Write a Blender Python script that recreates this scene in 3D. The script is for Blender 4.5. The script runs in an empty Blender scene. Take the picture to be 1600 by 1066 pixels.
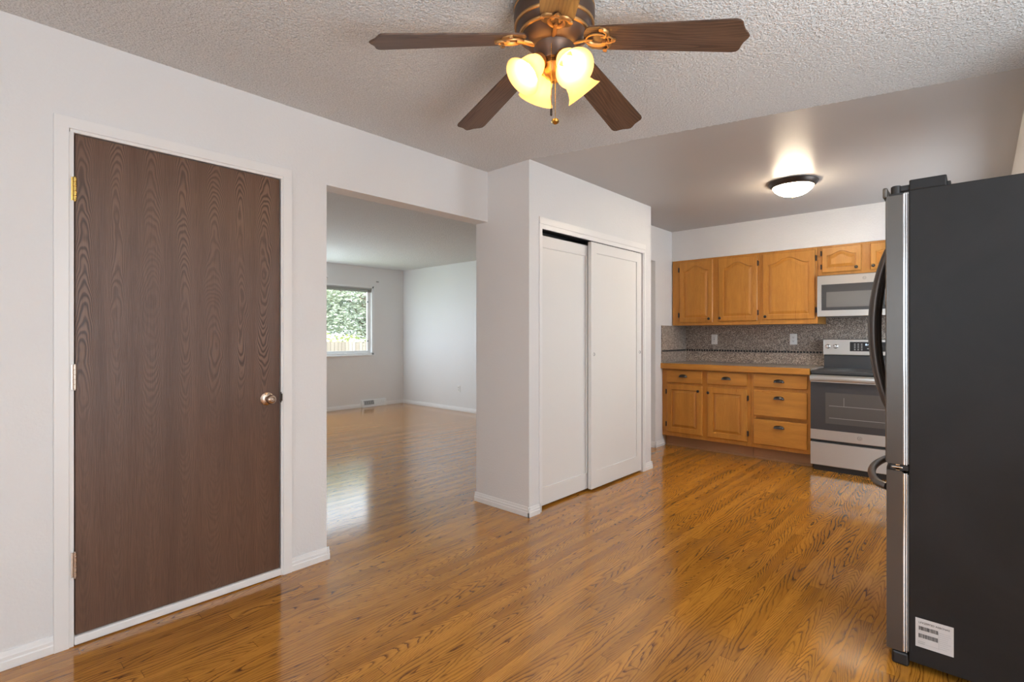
import bpy, bmesh, math, random
from math import pi, sin, cos, radians
from mathutils import Vector, Matrix
R = random.Random(7)
S = bpy.context.scene
C = S.collection

# ---------------------------------------------------------------- camera, world, light
F_PX, YAW = 802.0, math.atan2(732, 802)
cam_d = bpy.data.cameras.new('camera'); cam = bpy.data.objects.new('camera', cam_d); C.objects.link(cam)
cam.location = (0, 0, 1.235); cam.rotation_euler = (pi/2, 0, YAW)
cam_d.sensor_width = 36; cam_d.lens = 36*F_PX/1600; cam_d.shift_y = -8/1600; cam_d.clip_start = 0.05
S.camera = cam
S.view_settings.view_transform = 'Standard'; S.view_settings.look = 'None'
S.view_settings.gamma = 1; S.view_settings.use_curve_mapping = False
S.view_settings.exposure = 0.16
S.cycles.use_denoising = True
S.cycles.max_bounces = 10; S.cycles.diffuse_bounces = 6; S.cycles.glossy_bounces = 4
S.cycles.sample_clamp_indirect = 6; S.cycles.caustics_reflective = False; S.cycles.caustics_refractive = False

W = bpy.data.worlds.new('sky'); S.world = W; W.use_nodes = True
bg = W.node_tree.nodes['Background']; bg.inputs[0].default_value = (0.80, 0.91, 1.0, 1); bg.inputs[1].default_value = 4.0

def area(name, loc, direction, sx, sy, power, col, portal=False, spread=180):
    d = bpy.data.lights.new(name, 'AREA'); d.shape = 'RECTANGLE'; d.size = sx; d.size_y = sy
    d.energy = power; d.color = col; d.spread = radians(spread); d.cycles.is_portal = portal
    o = bpy.data.objects.new(name, d); C.objects.link(o); o.location = loc
    o.rotation_euler = Vector(direction).to_track_quat('-Z', 'Y').to_euler()
    return o
DAY = (0.72, 0.87, 1.0)
area('added_ceiling_fill', (1.80, 0.45, .75), (-.42, 0.30, 1.5), 1.8, 1.2, 98, (0.86, .94, 1.0), spread=112)  # added upward lamp inside the unseen patio door, brightens the dining ceiling
area('patio_daylight', (1.96, 0.35, 1.05), (-1, 0, 0), 1.9, 1.95, 1, DAY, portal=True)
area('kitchen_portal', (0.49, 4.75, 1.52), (-1, 0, 0), 1.12, 0.86, 1, DAY, portal=True)
area('rear_portal', (-0.6, -1.98, 1.45), (0, 1, 0), 1.52, 1.12, 1, DAY, portal=True)
area('kitchen_daylight', (0.47, 4.75, 1.52), (-1, .1, -.15), 1.1, 0.85, 20, DAY)
area('added_rear_fill', (-0.6, -1.96, 1.45), (0, .6, 1.5), 1.4, 1.0, 12, DAY, spread=130)  # fill lamp added at the unseen rear window, aimed up at the ceiling
area('living_side_daylight', (-7.80, 3.1, 1.5), (1, .25, .05), 1.6, 1.1, 46, DAY)
area('living_daylight', (-7.83, 3.62, 1.5), (1, 0, 0), 2.8, 1.2, 1, DAY, portal=True)
sd = bpy.data.lights.new('sun', 'SUN'); sd.energy = 6.0; sd.angle = radians(1); sd.color = (1, .95, .86)
so = bpy.data.objects.new('sun', sd); C.objects.link(so); so.rotation_euler = Vector((-0.28, 0.62, -1.0)).to_track_quat('-Z', 'Y').to_euler()

# ---------------------------------------------------------------- node helpers
class NT:
    def __init__(s, name):
        s.m = bpy.data.materials.new(name); s.m.use_nodes = True; s.t = s.m.node_tree
        s.b = s.t.nodes['Principled BSDF']; s.out = s.t.nodes['Material Output']
    def n(s, typ, **kw):
        x = s.t.nodes.new(typ)
        for k, v in kw.items(): setattr(x, k, v)
        return x
    def put(s, sock, v):
        if isinstance(v, bpy.types.NodeSocket): s.t.links.new(v, sock)
        elif v is not None: sock.default_value = v
    def mth(s, op, a, b=None, c=None):
        x = s.n('ShaderNodeMath', operation=op); s.put(x.inputs[0], a)
        if b is not None: s.put(x.inputs[1], b)
        if c is not None: s.put(x.inputs[2], c)
        return x.outputs[0]
    def coords(s):
        x = s.n('ShaderNodeTexCoord'); y = s.n('ShaderNodeSeparateXYZ'); s.t.links.new(x.outputs['Object'], y.inputs[0])
        return x.outputs['Object'], y.outputs
    def comb(s, a, b, c):
        x = s.n('ShaderNodeCombineXYZ')
        for i, v in enumerate((a, b, c)): s.put(x.inputs[i], v)
        return x.outputs[0]
    def noise(s, vec, scale, detail=2, rough=.5, dist=0):
        x = s.n('ShaderNodeTexNoise'); s.put(x.inputs['Vector'], vec); x.inputs['Scale'].default_value = scale
        x.inputs['Detail'].default_value = detail; x.inputs['Roughness'].default_value = rough; x.inputs['Distortion'].default_value = dist
        return x.outputs['Fac']
    def white(s, v):
        x = s.n('ShaderNodeTexWhiteNoise', noise_dimensions='3D'); s.put(x.inputs['Vector'], v); return x.outputs['Value']
    def ramp(s, f, stops, interp='LINEAR'):
        x = s.n('ShaderNodeValToRGB'); s.put(x.inputs[0], f); r = x.color_ramp; r.interpolation = interp
        while len(r.elements) < len(stops): r.elements.new(.5)
        for e, (p, c) in zip(r.elements, stops):
            e.position = p; e.color = (c, c, c, 1) if not hasattr(c, '__len__') else (*c, 1)
        return x.outputs[0]
    def mix(s, f, a, b, typ='MIX'):
        x = s.n('ShaderNodeMix', data_type='RGBA', blend_type=typ); s.put(x.inputs[0], f)
        for i, v in ((6, a), (7, b)):
            if isinstance(v, tuple): v = (*v, 1) if len(v) == 3 else v
            s.put(x.inputs[i], v)
        return x.outputs[2]
    def bump(s, h, strength, dist=.01, normal=None):
        x = s.n('ShaderNodeBump'); s.put(x.inputs['Height'], h); x.inputs['Strength'].default_value = strength
        x.inputs['Distance'].default_value = dist
        if normal: s.t.links.new(normal, x.inputs['Normal'])
        return x.outputs[0]
    def set(s, **kw):
        for k, v in kw.items():
            if isinstance(v, tuple) and len(v) == 3: v = (*v, 1)
            s.put(s.b.inputs[k.replace('_', ' ')], v)
        return s
def plain(name, col, rough=.5, metal=0.0, **kw):
    n = NT(name); n.set(Base_Color=col, Roughness=rough, Metallic=metal, **kw); return n.m

def paint(name, col, scale, strength, rough, detail=2, dist=.004):
    n = NT(name); v, _ = n.coords()
    h = n.noise(v, scale, detail, .55)
    big = n.noise(v, 1.3, 2)
    c = n.mix(n.ramp(big, [(.3, 0), (.7, 1)]), tuple(x*.975 for x in col), col)
    n.set(Base_Color=c, Roughness=rough, Normal=n.bump(h, strength, dist)); return n.m
M_WALL = paint('wall_paint', (.775, .768, .765), 90, .35, .55)
M_TRIM = plain('white_trim_paint', (.83, .82, .81), .35)
M_DOORW = plain('closet_door_paint', (.80, .785, .765), .4)
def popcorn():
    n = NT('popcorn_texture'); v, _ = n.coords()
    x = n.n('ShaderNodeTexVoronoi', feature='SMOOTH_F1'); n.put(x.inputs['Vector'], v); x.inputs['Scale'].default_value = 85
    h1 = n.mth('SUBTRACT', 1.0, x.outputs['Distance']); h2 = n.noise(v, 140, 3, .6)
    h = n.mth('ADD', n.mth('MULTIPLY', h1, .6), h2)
    c = n.mix(n.ramp(h2, [(.38, 0), (.60, 1)]), (.76, .755, .745), (.96, .955, .945))  # self-shading of the bumps painted into the colour as light and dark speckle
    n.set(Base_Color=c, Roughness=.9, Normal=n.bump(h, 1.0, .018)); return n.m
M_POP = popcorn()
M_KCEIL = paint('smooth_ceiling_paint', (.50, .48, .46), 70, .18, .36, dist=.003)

def wood(name, across, along, light, dark, w=.057, L=.9, ring=190, stretch=.03, plank=True, rough=.25, tone=.35, seam=.018,
         wob=.02, contrast=.75, fiber=.25, bumps=.15, hh=.008, off_range=.12, ringshape=((.0, 1), (.35, .55), (.8, 0), (1, .2)), coat=0.0):
    """oak: rings of a long thin ellipsoid cut by the board, one random ellipsoid per board"""
    n = NT(name); v, xyz = n.coords(); A = xyz[across]; B = xyz[along]
    if plank:
        i = n.mth('FLOOR', n.mth('DIVIDE', A, w)); ri = n.white(n.comb(i, 3.1, .7))
        bl = n.mth('ADD', B, n.mth('MULTIPLY', ri, 7.3)); j = n.mth('FLOOR', n.mth('DIVIDE', bl, L))
        la = n.mth('SUBTRACT', n.mth('MULTIPLY', n.mth('FRACT', n.mth('DIVIDE', A, w)), w), w/2)
        fb = n.mth('FRACT', n.mth('DIVIDE', bl, L)); lb = n.mth('MULTIPLY', n.mth('SUBTRACT', fb, .5), L)
    else:
        i = 0.0; j = 0.0; la = A; lb = B
    r1 = n.white(n.comb(i, j, 1.7)); r2 = n.white(n.comb(i, j, 5.9)); r3 = n.white(n.comb(i, j, 9.2))
    if not plank:
        oi = n.n('ShaderNodeObjectInfo'); r2 = oi.outputs['Random']; r3 = r2
        cell = n.mth('FLOOR', n.mth('DIVIDE', A, w)); la = n.mth('SUBTRACT', n.mth('MULTIPLY', n.mth('FRACT', n.mth('DIVIDE', A, w)), w), w/2)
        r1 = n.white(n.comb(cell, 2.0, 1.7)); r2 = n.white(n.comb(cell, 4.0, 2.7)); r3 = n.white(n.comb(cell, 6.0, 3.7)); lb = B
    nv = n.comb(n.mth('ADD', n.mth('MULTIPLY', A, 9.0), n.mth('MULTIPLY', r1, 50)), n.mth('MULTIPLY', B, 1.6), n.mth('MULTIPLY', r2, 30))
    d1 = n.mth('SUBTRACT', n.noise(nv, 1.0, 2, .5), .5)
    nv2 = n.comb(n.mth('MULTIPLY', A, 40.0), n.mth('MULTIPLY', B, 7.0), r1)
    d2 = n.mth('SUBTRACT', n.noise(nv2, 1.0, 3, .6), .5)
    a2 = n.mth('ADD', la, n.mth('ADD', n.mth('MULTIPLY', n.mth('SUBTRACT', r1, .5), off_range), n.mth('MULTIPLY', d1, wob*2)))
    b2 = n.mth('ADD', lb, n.mth('MULTIPLY', n.mth('SUBTRACT', r3, .5), 1.4))
    kk = n.mth('MULTIPLY', n.mth('SUBTRACT', n.mth('MULTIPLY', r2, 2.0), .75), stretch)
    rad = n.mth('SQRT', n.mth('ADD', n.mth('MULTIPLY', a2, a2), hh*hh))
    rad = n.mth('ADD', rad, n.mth('MULTIPLY', kk, n.mth('SQRT', n.mth('ADD', n.mth('MULTIPLY', b2, b2), .004))))
    rad = n.mth('ADD', rad, n.mth('MULTIPLY', d2, wob*.35))
    fr = n.mth('FRACT', n.mth('MULTIPLY', rad, n.mth('MULTIPLY', ring, n.mth('ADD', .65, n.mth('MULTIPLY', r1, .8)))))
    band = n.mth('MULTIPLY', n.ramp(fr, list(ringshape)), n.ramp(n.noise(n.comb(n.mth('MULTIPLY', A, 18.0), n.mth('MULTIPLY', B, 4.0), r3), 1, 2), [(.32, .25), (.58, 1)]))
    # pores: very fine streaks
    pv = n.comb(n.mth('MULTIPLY', A, 700.0), n.mth('MULTIPLY', B, 14.0), r1)
    fib = n.ramp(n.noise(pv, 1.0, 2, .6), [(.35, 0), (.65, 1)])
    soft = n.ramp(n.noise(n.comb(n.mth('MULTIPLY', A, 25.0), n.mth('MULTIPLY', B, 1.2), r2), 1, 3), [(.3, 0), (.7, 1)])
    base = n.mix(soft, tuple(c*.80 for c in light), light)
    col = n.mix(n.mth('MULTIPLY', band, contrast), base, dark)
    col = n.mix(n.mth('MULTIPLY', fib, fiber), col, dark)
    if plank:
        t = n.mth('ADD', 1-tone/2-.05, n.mth('MULTIPLY', r3, tone))
        tc = n.comb(t, n.mth('POWER', t, 1.15), n.mth('POWER', t, 1.3))
        col = n.mix(1.0, col, tc, 'MULTIPLY')
        ea = n.mth('ABSOLUTE', n.mth('SUBTRACT', n.mth('FRACT', n.mth('DIVIDE', A, w)), .5))
        eb = n.mth('ABSOLUTE', n.mth('SUBTRACT', fb, .5))
        sm = n.mth('MAXIMUM', n.mth('GREATER_THAN', ea, .5-seam), n.mth('GREATER_THAN', eb, .5-.0012/L))
        col = n.mix(n.mth('MULTIPLY', sm, .5), col, tuple(c*.35 for c in dark))
    rr = n.mth('ADD', rough, n.mth('MULTIPLY', band, .06))
    h = n.mth('ADD', n.mth('MULTIPLY', band, -.6), n.mth('MULTIPLY', fib, -.3))
    if plank:
        wv = n.noise(n.comb(n.mth('MULTIPLY', A, 12.0), n.mth('MULTIPLY', B, 1.5), 0.0), 1, 1)
        h = n.mth('ADD', h, n.mth('MULTIPLY', wv, 4.0))
    n.set(Base_Color=col, Roughness=rr, Normal=n.bump(h, bumps, .001), Coat_Weight=coat, Coat_Roughness=.10)
    return n.m
M_FLOOR = wood('oak_strip_floor', 0, 1, (.64, .270, .034), (.080, .021, .005), w=.0572, L=1.1, ring=85, stretch=.20, wob=.042, hh=.010,
               rough=.125, tone=.30, contrast=.95, off_range=.09, fiber=.24, seam=.012, bumps=.06, coat=.35, ringshape=((0, .55), (.06, 1), (.30, .22), (.6, 0), (1, .10)))
def door_veneer():
    """dark stained rotary veneer: one column of nested cathedral arches per 12 cm leaf"""
    n = NT('dark_stained_veneer'); v, xyz = n.coords(); A, B = xyz[1], xyz[2]; w = .122
    q = n.mth('DIVIDE', n.mth('SUBTRACT', A, .05), w); cell = n.mth('FLOOR', q)
    la = n.mth('MULTIPLY', n.mth('SUBTRACT', n.mth('FRACT', q), .5), w)
    r1, r2, r3 = (n.white(n.comb(cell, k, 1.3)) for k in (2.0, 5.0, 8.0))
    wob = n.mth('SUBTRACT', n.noise(n.comb(n.mth('MULTIPLY', A, 6.0), n.mth('MULTIPLY', B, 2.6), r1), 1, 2), .5)
    ld = n.mth('DIVIDE', n.mth('ADD', la, n.mth('ADD', n.mth('MULTIPLY', wob, .040), n.mth('MULTIPLY', n.mth('SUBTRACT', r3, .5), .035))), n.mth('ADD', .018, n.mth('MULTIPLY', r2, .012)))
    zc = n.mth('SUBTRACT', B, n.mth('ADD', .75, n.mth('MULTIPLY', r3, .9)))
    g = n.mth('MULTIPLY', n.mth('SQRT', n.mth('ADD', n.mth('MULTIPLY', zc, zc), .006)), n.mth('ADD', 9.0, n.mth('MULTIPLY', r1, 22.0)))
    g2 = n.mth('MULTIPLY', n.noise(n.comb(n.mth('MULTIPLY', A, 7.0), n.mth('MULTIPLY', B, 3.0), r2), 1, 3), 10.0)
    u = n.mth('ADD', n.mth('ADD', n.mth('MULTIPLY', n.mth('MULTIPLY', ld, ld), 1.5), g), g2)
    band = n.ramp(n.mth('FRACT', u), [(0, 0), (.30, .05), (.62, 1), (.85, .75), (1, 0)])
    far = n.ramp(n.mth('ABSOLUTE', ld), [(.0, 1), (1.0, 0)]); fade = n.ramp(n.mth('DIVIDE', n.mth('ABSOLUTE', ld), 2.4), [(.45, 1), (1.0, .12)])
    zf = n.ramp(n.noise(n.comb(n.mth('MULTIPLY', A, 3.0), n.mth('MULTIPLY', B, 1.1), 4.0), 1, 2), [(.36, .25), (.58, 1)]); zf = n.mth('MULTIPLY', zf, n.ramp(n.mth('DIVIDE', B, 2.0), [(.42, .35), (.56, 1)]))
    band = n.mth('MULTIPLY', band, n.mth('MULTIPLY', fade, zf))
    fib = n.ramp(n.noise(n.comb(n.mth('MULTIPLY', A, 420.0), n.mth('MULTIPLY', B, 9.0), r1), 1, 3, .6), [(.36, 0), (.66, 1)])
    soft = n.ramp(n.noise(n.comb(n.mth('MULTIPLY', A, 14.0), n.mth('MULTIPLY', B, .8), 2.0), 1, 3), [(.3, 0), (.7, 1)])
    base = n.mix(soft, (.110, .055, .033), (.155, .078, .047))
    col = n.mix(n.mth('MULTIPLY', fib, .50), base, (.045, .020, .012))
    col = n.mix(n.mth('MULTIPLY', band, .80), col, (.036, .016, .010))
    lite = n.mth('MULTIPLY', n.mth('SUBTRACT', 1.0, band), n.mth('MULTIPLY', fade, zf))
    col = n.mix(n.mth('MULTIPLY', lite, .38), col, (.30, .175, .115))
    n.set(Base_Color=col, Roughness=n.mth('ADD', .30, n.mth('MULTIPLY', fib, .12)), Normal=n.bump(n.mth('ADD', n.mth('MULTIPLY', band, -1.0), n.mth('MULTIPLY', fib, -.6)), .35, .001)); return n.m
M_DOOR = door_veneer()
OAK, OAKD = (.66, .30, .050), (.34, .11, .014)
M_OAKV = wood('honey_oak_vertical', 0, 2, OAK, OAKD, w=.13, ring=190, stretch=.10, plank=False, rough=.36, wob=.02, contrast=.66, fiber=.32, bumps=.1, off_range=.25)
M_OAKH = wood('honey_oak_horizontal', 2, 0, OAK, OAKD, w=.16, ring=190, stretch=.10, plank=False, rough=.36, wob=.03, contrast=.66, fiber=.32, bumps=.1, off_range=.25)
M_OAKK = wood('toe_kick_oak', 2, 0, (.42, .23, .11), (.28, .13, .05), w=.16, ring=180, stretch=.03, plank=False, rough=.55, contrast=.4)
M_BLADE = wood('walnut_blade', 1, 0, (.150, .086, .056), (.030, .015, .010), w=.17, ring=75, stretch=.10, plank=False, rough=.42, wob=.03, contrast=.75, fiber=.35, bumps=.2)

def granite():
    n = NT('speckled_granite_tile'); v, xyz = n.coords()
    x = n.n('ShaderNodeTexVoronoi'); n.put(x.inputs['Vector'], v); x.inputs['Scale'].default_value = 190
    sx = n.n('ShaderNodeSeparateColor'); n.t.links.new(x.outputs['Color'], sx.inputs[0])
    c = n.ramp(sx.outputs[0], [(0, (.09, .07, .062)), (.3, (.22, .17, .145)), (.62, (.40, .31, .255)), (.86, (.60, .50, .42)), (1, (.75, .68, .60))])
    c = n.mix(n.ramp(n.noise(v, 30, 2), [(.35, 0), (.65, 1)]), n.mix(1.0, c, (.8, .8, .8), 'MULTIPLY'), c)
    # 30 cm tile joints and a slight tone change from tile to tile
    tx = n.mth('DIVIDE', n.mth('ADD', xyz[0], n.mth('ADD', xyz[1], 0.0)), .305); tz = n.mth('DIVIDE', n.mth('SUBTRACT', xyz[2], 1.075), .305)
    rt = n.white(n.comb(n.mth('FLOOR', tx), n.mth('FLOOR', tz), 0.0)); t = n.mth('ADD', .86, n.mth('MULTIPLY', rt, .22))
    c = n.mix(1.0, c, n.comb(t, t, n.mth('MULTIPLY', t, .98)), 'MULTIPLY')
    e = n.mth('GREATER_THAN', n.mth('ABSOLUTE', n.mth('SUBTRACT', n.mth('FRACT', tx), .5)), .495)
    c = n.mix(n.mth('MULTIPLY', e, .5), c, (.10, .08, .07))
    n.set(Base_Color=c, Roughness=.32); return n.m
M_GRAN = granite()
def brushed(name, col, rough, along=0, amt=.06):
    n = NT(name); v, xyz = n.coords()
    a = [n.mth('MULTIPLY', xyz[k], 3.0 if k == along else 500.0) for k in range(3)]
    f = n.noise(n.comb(*a), 1, 3)
    n.set(Base_Color=col, Metallic=1.0, Roughness=n.mth('ADD', rough-amt/2, n.mth('MULTIPLY', f, amt)), Normal=n.bump(f, .06, .001))
    n.b.inputs['Anisotropic'].default_value = .5; return n.m
M_STEEL = brushed('brushed_stainless', (.60, .575, .54), .30)
M_FDOOR = brushed('grey_stainless_door', (.15, .138, .128), .38, along=2)
M_CHROME = plain('bright_chrome', (.85, .85, .86), .12, 1.0)
M_HANDLE = plain('grey_brown_handle_metal', (.125, .108, .10), .34, .75)
M_BLKGLASS = plain('black_oven_glass', (.055, .055, .06), .09)
M_OVENWIN = plain('oven_window_glass', (.095, .09, .088), .14)
M_MWWIN = plain('microwave_window_mesh', (.17, .165, .16), .25)
M_BLACK = plain('black_plastic', (.018, .017, .018), .38)
M_BLKENAMEL = plain('dark_enamel', (.05, .05, .053), .3)
M_BRONZE = plain('oil_rubbed_bronze', (.055, .038, .030), .38, .6)
M_BRONZEF = plain('fan_bronze', (.10, .062, .045), .42, .55)
M_GOLD = plain('rubbed_gold_band', (.46, .25, .095), .38, .75)
M_PULL = plain('antique_pewter', (.07, .062, .056), .3, .85)
M_BRASS = plain('polished_brass', (.66, .44, .13), .22, 1.0)
M_NICKEL = plain('satin_rose_nickel', (.60, .47, .38), .24, 1.0)
M_WHITEP = plain('white_plastic', (.80, .79, .77), .35)
M_BLIND = plain('grey_white_blind', (.42, .41, .40), .5)
M_GREYP = plain('grey_plastic', (.30, .30, .30), .4)
M_INK = plain('black_ink', (.03, .03, .03), .6)
M_PAPER = plain('sticker_paper', (.62, .60, .60), .5)
M_PAINTW = plain('white_vinyl', (.82, .82, .82), .35)
def fridge_side():
    n = NT('black_textured_steel'); v, xyz = n.coords()
    sm = n.noise(v, 3.0, 4, .6, .6); fine = n.noise(v, 500, 2)
    c = n.mix(n.ramp(sm, [(.35, 0), (.7, 1)]), (.010, .0095, .010), (.017, .016, .017))
    x = n.n('ShaderNodeTexVoronoi'); n.put(x.inputs['Vector'], v); x.inputs['Scale'].default_value = 16
    pk = n.mth('MULTIPLY', n.mth('LESS_THAN', x.outputs['Distance'], .035), n.mth('GREATER_THAN', n.noise(v, 2.2, 2), .56))
    c = n.mix(pk, c, (.42, .41, .40))
    n.set(Base_Color=c, Roughness=n.mth('ADD', .34, n.mth('MULTIPLY', sm, .16)), Normal=n.bump(fine, .12, .0006)); n.b.inputs['Specular IOR Level'].default_value = .35; return n.m
M_FSIDE = fridge_side()
def glow(name, base, col, strength, transl=.5):
    n = NT(name); v, _ = n.coords()
    al = n.ramp(n.noise(v, 14, 3, .5, 1.5), [(.3, .72), (.7, 1)])
    n.set(Base_Color=base, Roughness=.3, Emission_Strength=n.mth('MULTIPLY', al, strength)); n.b.inputs['Emission Color'].default_value = (*col, 1)
    tr = n.n('ShaderNodeBsdfTranslucent'); tr.inputs[0].default_value = (*base, 1)
    mx = n.n('ShaderNodeMixShader'); mx.inputs[0].default_value = transl
    n.t.links.new(n.b.outputs[0], mx.inputs[1]); n.t.links.new(tr.outputs[0], mx.inputs[2]); n.t.links.new(mx.outputs[0], n.out.inputs[0]); return n.m
M_SHADE = glow('amber_alabaster_glass', (.95, .80, .50), (1, .62, .20), 1.7, .7)
M_BULB = glow('warm_bulb', (1, 1, 1), (1, .72, .38), 105, 0)
M_DOME = glow('frosted_dome_glass', (1, .95, .88), (1, .82, .60), 92, 0)
def glass():
    n = NT('window_glass'); t = n.n('ShaderNodeBsdfTransparent'); g = n.n('ShaderNodeBsdfGlossy'); g.inputs['Roughness'].default_value = .02
    mx = n.n('ShaderNodeMixShader'); mx.inputs[0].default_value = .05
    n.t.links.new(t.outputs[0], mx.inputs[1]); n.t.links.new(g.outputs[0], mx.inputs[2]); n.t.links.new(mx.outputs[0], n.out.inputs[0]); return n.m
M_GLASS = glass()
n = NT('tree_leaves'); oi = n.n('ShaderNodeTexCoord'); nz = n.noise(oi.outputs['Object'], 2.5, 3)
n.set(Base_Color=n.mix(n.ramp(nz, [(.35, 0), (.65, 1)]), (.30, .36, .28), (.58, .62, .47)), Roughness=.6); M_LEAF = n.m
M_BARK = plain('tree_bark', (.18, .13, .10), .8)
M_FENCE = wood('weathered_fence', 1, 2, (.50, .42, .37), (.36, .29, .25), w=.14, L=3, ring=120, plank=True, rough=.8, contrast=.4, seam=.06, tone=.3)
M_GRASS = paint('lawn', (.25, .30, .13), 30, .5, .9)
M_CAR = plain('white_car_paint', (.75, .77, .80), .2)
M_TYRE = plain('tyre_rubber', (.03, .03, .03), .7)

# ---------------------------------------------------------------- mesh helpers
class MB:
    def __init__(s): s.b = bmesh.new()
    def add(s, t, mat=None):
        if mat is not None: bmesh.ops.transform(t, matrix=mat, verts=t.verts)
        me = bpy.data.meshes.new('tmp'); t.to_mesh(me); t.free(); s.b.from_mesh(me); bpy.data.meshes.remove(me); return s
    def box(s, x0, x1, y0, y1, z0, z1, bev=0, seg=2, mat=None):
        t = bmesh.new(); bmesh.ops.create_cube(t, size=1)
        for v in t.verts: v.co = Vector(((x0+x1)/2+v.co.x*(x1-x0), (y0+y1)/2+v.co.y*(y1-y0), (z0+z1)/2+v.co.z*(z1-z0)))
        if bev: bmesh.ops.bevel(t, geom=t.edges[:], offset=bev, segments=seg, affect='EDGES', profile=.5)
        return s.add(t, mat)
    def lathe(s, prof, mat=None, seg=40, cap=True):
        """prof: (radius, height) list turned about local Z"""
        t = bmesh.new(); rings = []
        for r, h in prof:
            if r < 1e-6: rings.append([t.verts.new((0, 0, h))])
            else: rings.append([t.verts.new((r*cos(2*pi*k/seg), r*sin(2*pi*k/seg), h)) for k in range(seg)])
        for a, b in zip(rings, rings[1:]):
            for k in range(seg):
                l = (k+1) % seg
                if len(a) == 1 and len(b) == 1: continue
                if len(a) == 1: t.faces.new((a[0], b[k], b[l]))
                elif len(b) == 1: t.faces.new((a[k], b[0], a[l]))
                else: t.faces.new((a[k], b[k], b[l], a[l]))
        if cap:
            for g in (rings[0], rings[-1]):
                if len(g) > 1: t.faces.new(g)
        bmesh.ops.recalc_face_normals(t, faces=t.faces); return s.add(t, mat)
    def tube(s, pts, r, seg=12, mat=None, squash=1.0, cap=True):
        t = bmesh.new(); pts = [Vector(p) for p in pts]; rings = []; n0 = None
        for i, p in enumerate(pts):
            d = (pts[min(i+1, len(pts)-1)]-pts[max(i-1, 0)]).normalized()
            if n0 is None: n0 = d.orthogonal().normalized()
            n0 = (n0-d*n0.dot(d)).normalized(); b = d.cross(n0); rr = r[i] if hasattr(r, '__len__') else r
            rings.append([t.verts.new(p+(n0*cos(2*pi*k/seg)+b*sin(2*pi*k/seg)*squash)*rr) for k in range(seg)])
        for a, c in zip(rings, rings[1:]):
            for k in range(seg): t.faces.new((a[k], a[(k+1) % seg], c[(k+1) % seg], c[k]))
        if cap:
            for g in (rings[0], rings[-1]): t.faces.new(g)
        bmesh.ops.recalc_face_normals(t, faces=t.faces); return s.add(t, mat)
    def prism(s, outline, z0, z1, mat=None, bev=0):
        t = bmesh.new(); f = t.faces.new([t.verts.new((x, y, z0)) for x, y in outline])
        r = bmesh.ops.extrude_face_region(t, geom=[f])
        for v in r['geom']:
            if isinstance(v, bmesh.types.BMVert): v.co.z = z1
        bmesh.ops.recalc_face_normals(t, faces=t.faces)
        if bev: bmesh.ops.bevel(t, geom=[e for e in t.edges if abs(e.verts[0].co.z-e.verts[1].co.z) < 1e-6], offset=bev, segments=2, affect='EDGES')
        return s.add(t, mat)
    def sphere(s, c, r, seg=20, sc=(1, 1, 1)):
        t = bmesh.new(); bmesh.ops.create_uvsphere(t, u_segments=seg, v_segments=max(6, seg//2), radius=r)
        return s.add(t, Matrix.Translation(c) @ Matrix.Diagonal((*sc, 1)))
ORG = {}
def obj(name, mb, mat, parent=None, smooth=False, **props):
    me = bpy.data.meshes.new(name); mb.b.to_mesh(me); mb.b.free(); me.materials.append(mat)
    if smooth:
        for p in me.polygons: p.use_smooth = True
        me.set_sharp_from_angle(angle=radians(38))
    o = bpy.data.objects.new(name, me); C.objects.link(o)
    if parent:
        o.parent = parent; P = ORG.get(parent.name, Vector((0, 0, 0))); o.location = -P
    ORG[o.name] = Vector((0, 0, 0))
    for k, v in props.items(): o[k] = v
    return o
def thing(name, loc, label, cat, group=None, kind=None):
    o = bpy.data.objects.new(name, None); C.objects.link(o); o.location = loc; o.empty_display_size = .1
    ORG[o.name] = Vector(loc); o['label'] = label; o['category'] = cat
    if group: o['group'] = group
    if kind: o['kind'] = kind
    return o
def boxes(name, mat, bx, parent=None, bev=0, **p):
    m = MB()
    for b in bx: m.box(*b, bev=bev)
    return obj(name, m, mat, parent, **p)
def struct(name, mat, bx, label, bev=0, cat='room'):
    return boxes(name, mat, bx, bev=bev, label=label, category=cat, kind='structure')
MY = lambda x, y, z: Matrix.Translation((x, y, z)) @ Matrix.Rotation(pi/2, 4, 'X')     # local +Z -> world -Y
MX = lambda x, y, z: Matrix.Translation((x, y, z)) @ Matrix.Rotation(pi/2, 4, 'Y')     # local +Z -> world +X

H = 2.44
# ---------------------------------------------------------------- shell
struct('floor', M_FLOOR, [(-8.0, 2.1, -2.1, 6.2, -.08, 0)], 'orange-brown oak strip floor running through all the rooms', cat='floor')
# popcorn ceiling: polygon with a slightly ragged edge along the kitchen, 4 mm thick texture coat
mb = MB(); edge = []
p0, p1 = Vector((-2.27, 2.66)), Vector((0.62, 3.36)); N = 260
for k in range(N+1):
    p = p0.lerp(p1, k/N); edge.append((p.x+R.uniform(-.003, .003), p.y+(R.uniform(-.006, .006) if 0 < k < N else 0)))
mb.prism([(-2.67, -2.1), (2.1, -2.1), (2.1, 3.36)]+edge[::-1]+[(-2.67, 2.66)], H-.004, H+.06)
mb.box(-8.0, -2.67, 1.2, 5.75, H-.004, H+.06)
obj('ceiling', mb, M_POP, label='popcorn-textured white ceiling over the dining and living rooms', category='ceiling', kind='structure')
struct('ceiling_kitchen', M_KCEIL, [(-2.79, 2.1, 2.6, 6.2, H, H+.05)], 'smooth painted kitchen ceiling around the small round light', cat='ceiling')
struct('wall_left', M_WALL, [(-2.79, -2.67, -2.1, .325, 0, H), (-2.79, -2.67, .325, 1.158, 2.052, H), (-2.79, -2.67, 1.158, 1.405, 0, H),
       (-2.79, -2.67, 1.405, 2.66, 2.07, H)], 'off-white wall on the left with the brown door and wide opening', cat='wall')
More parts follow.
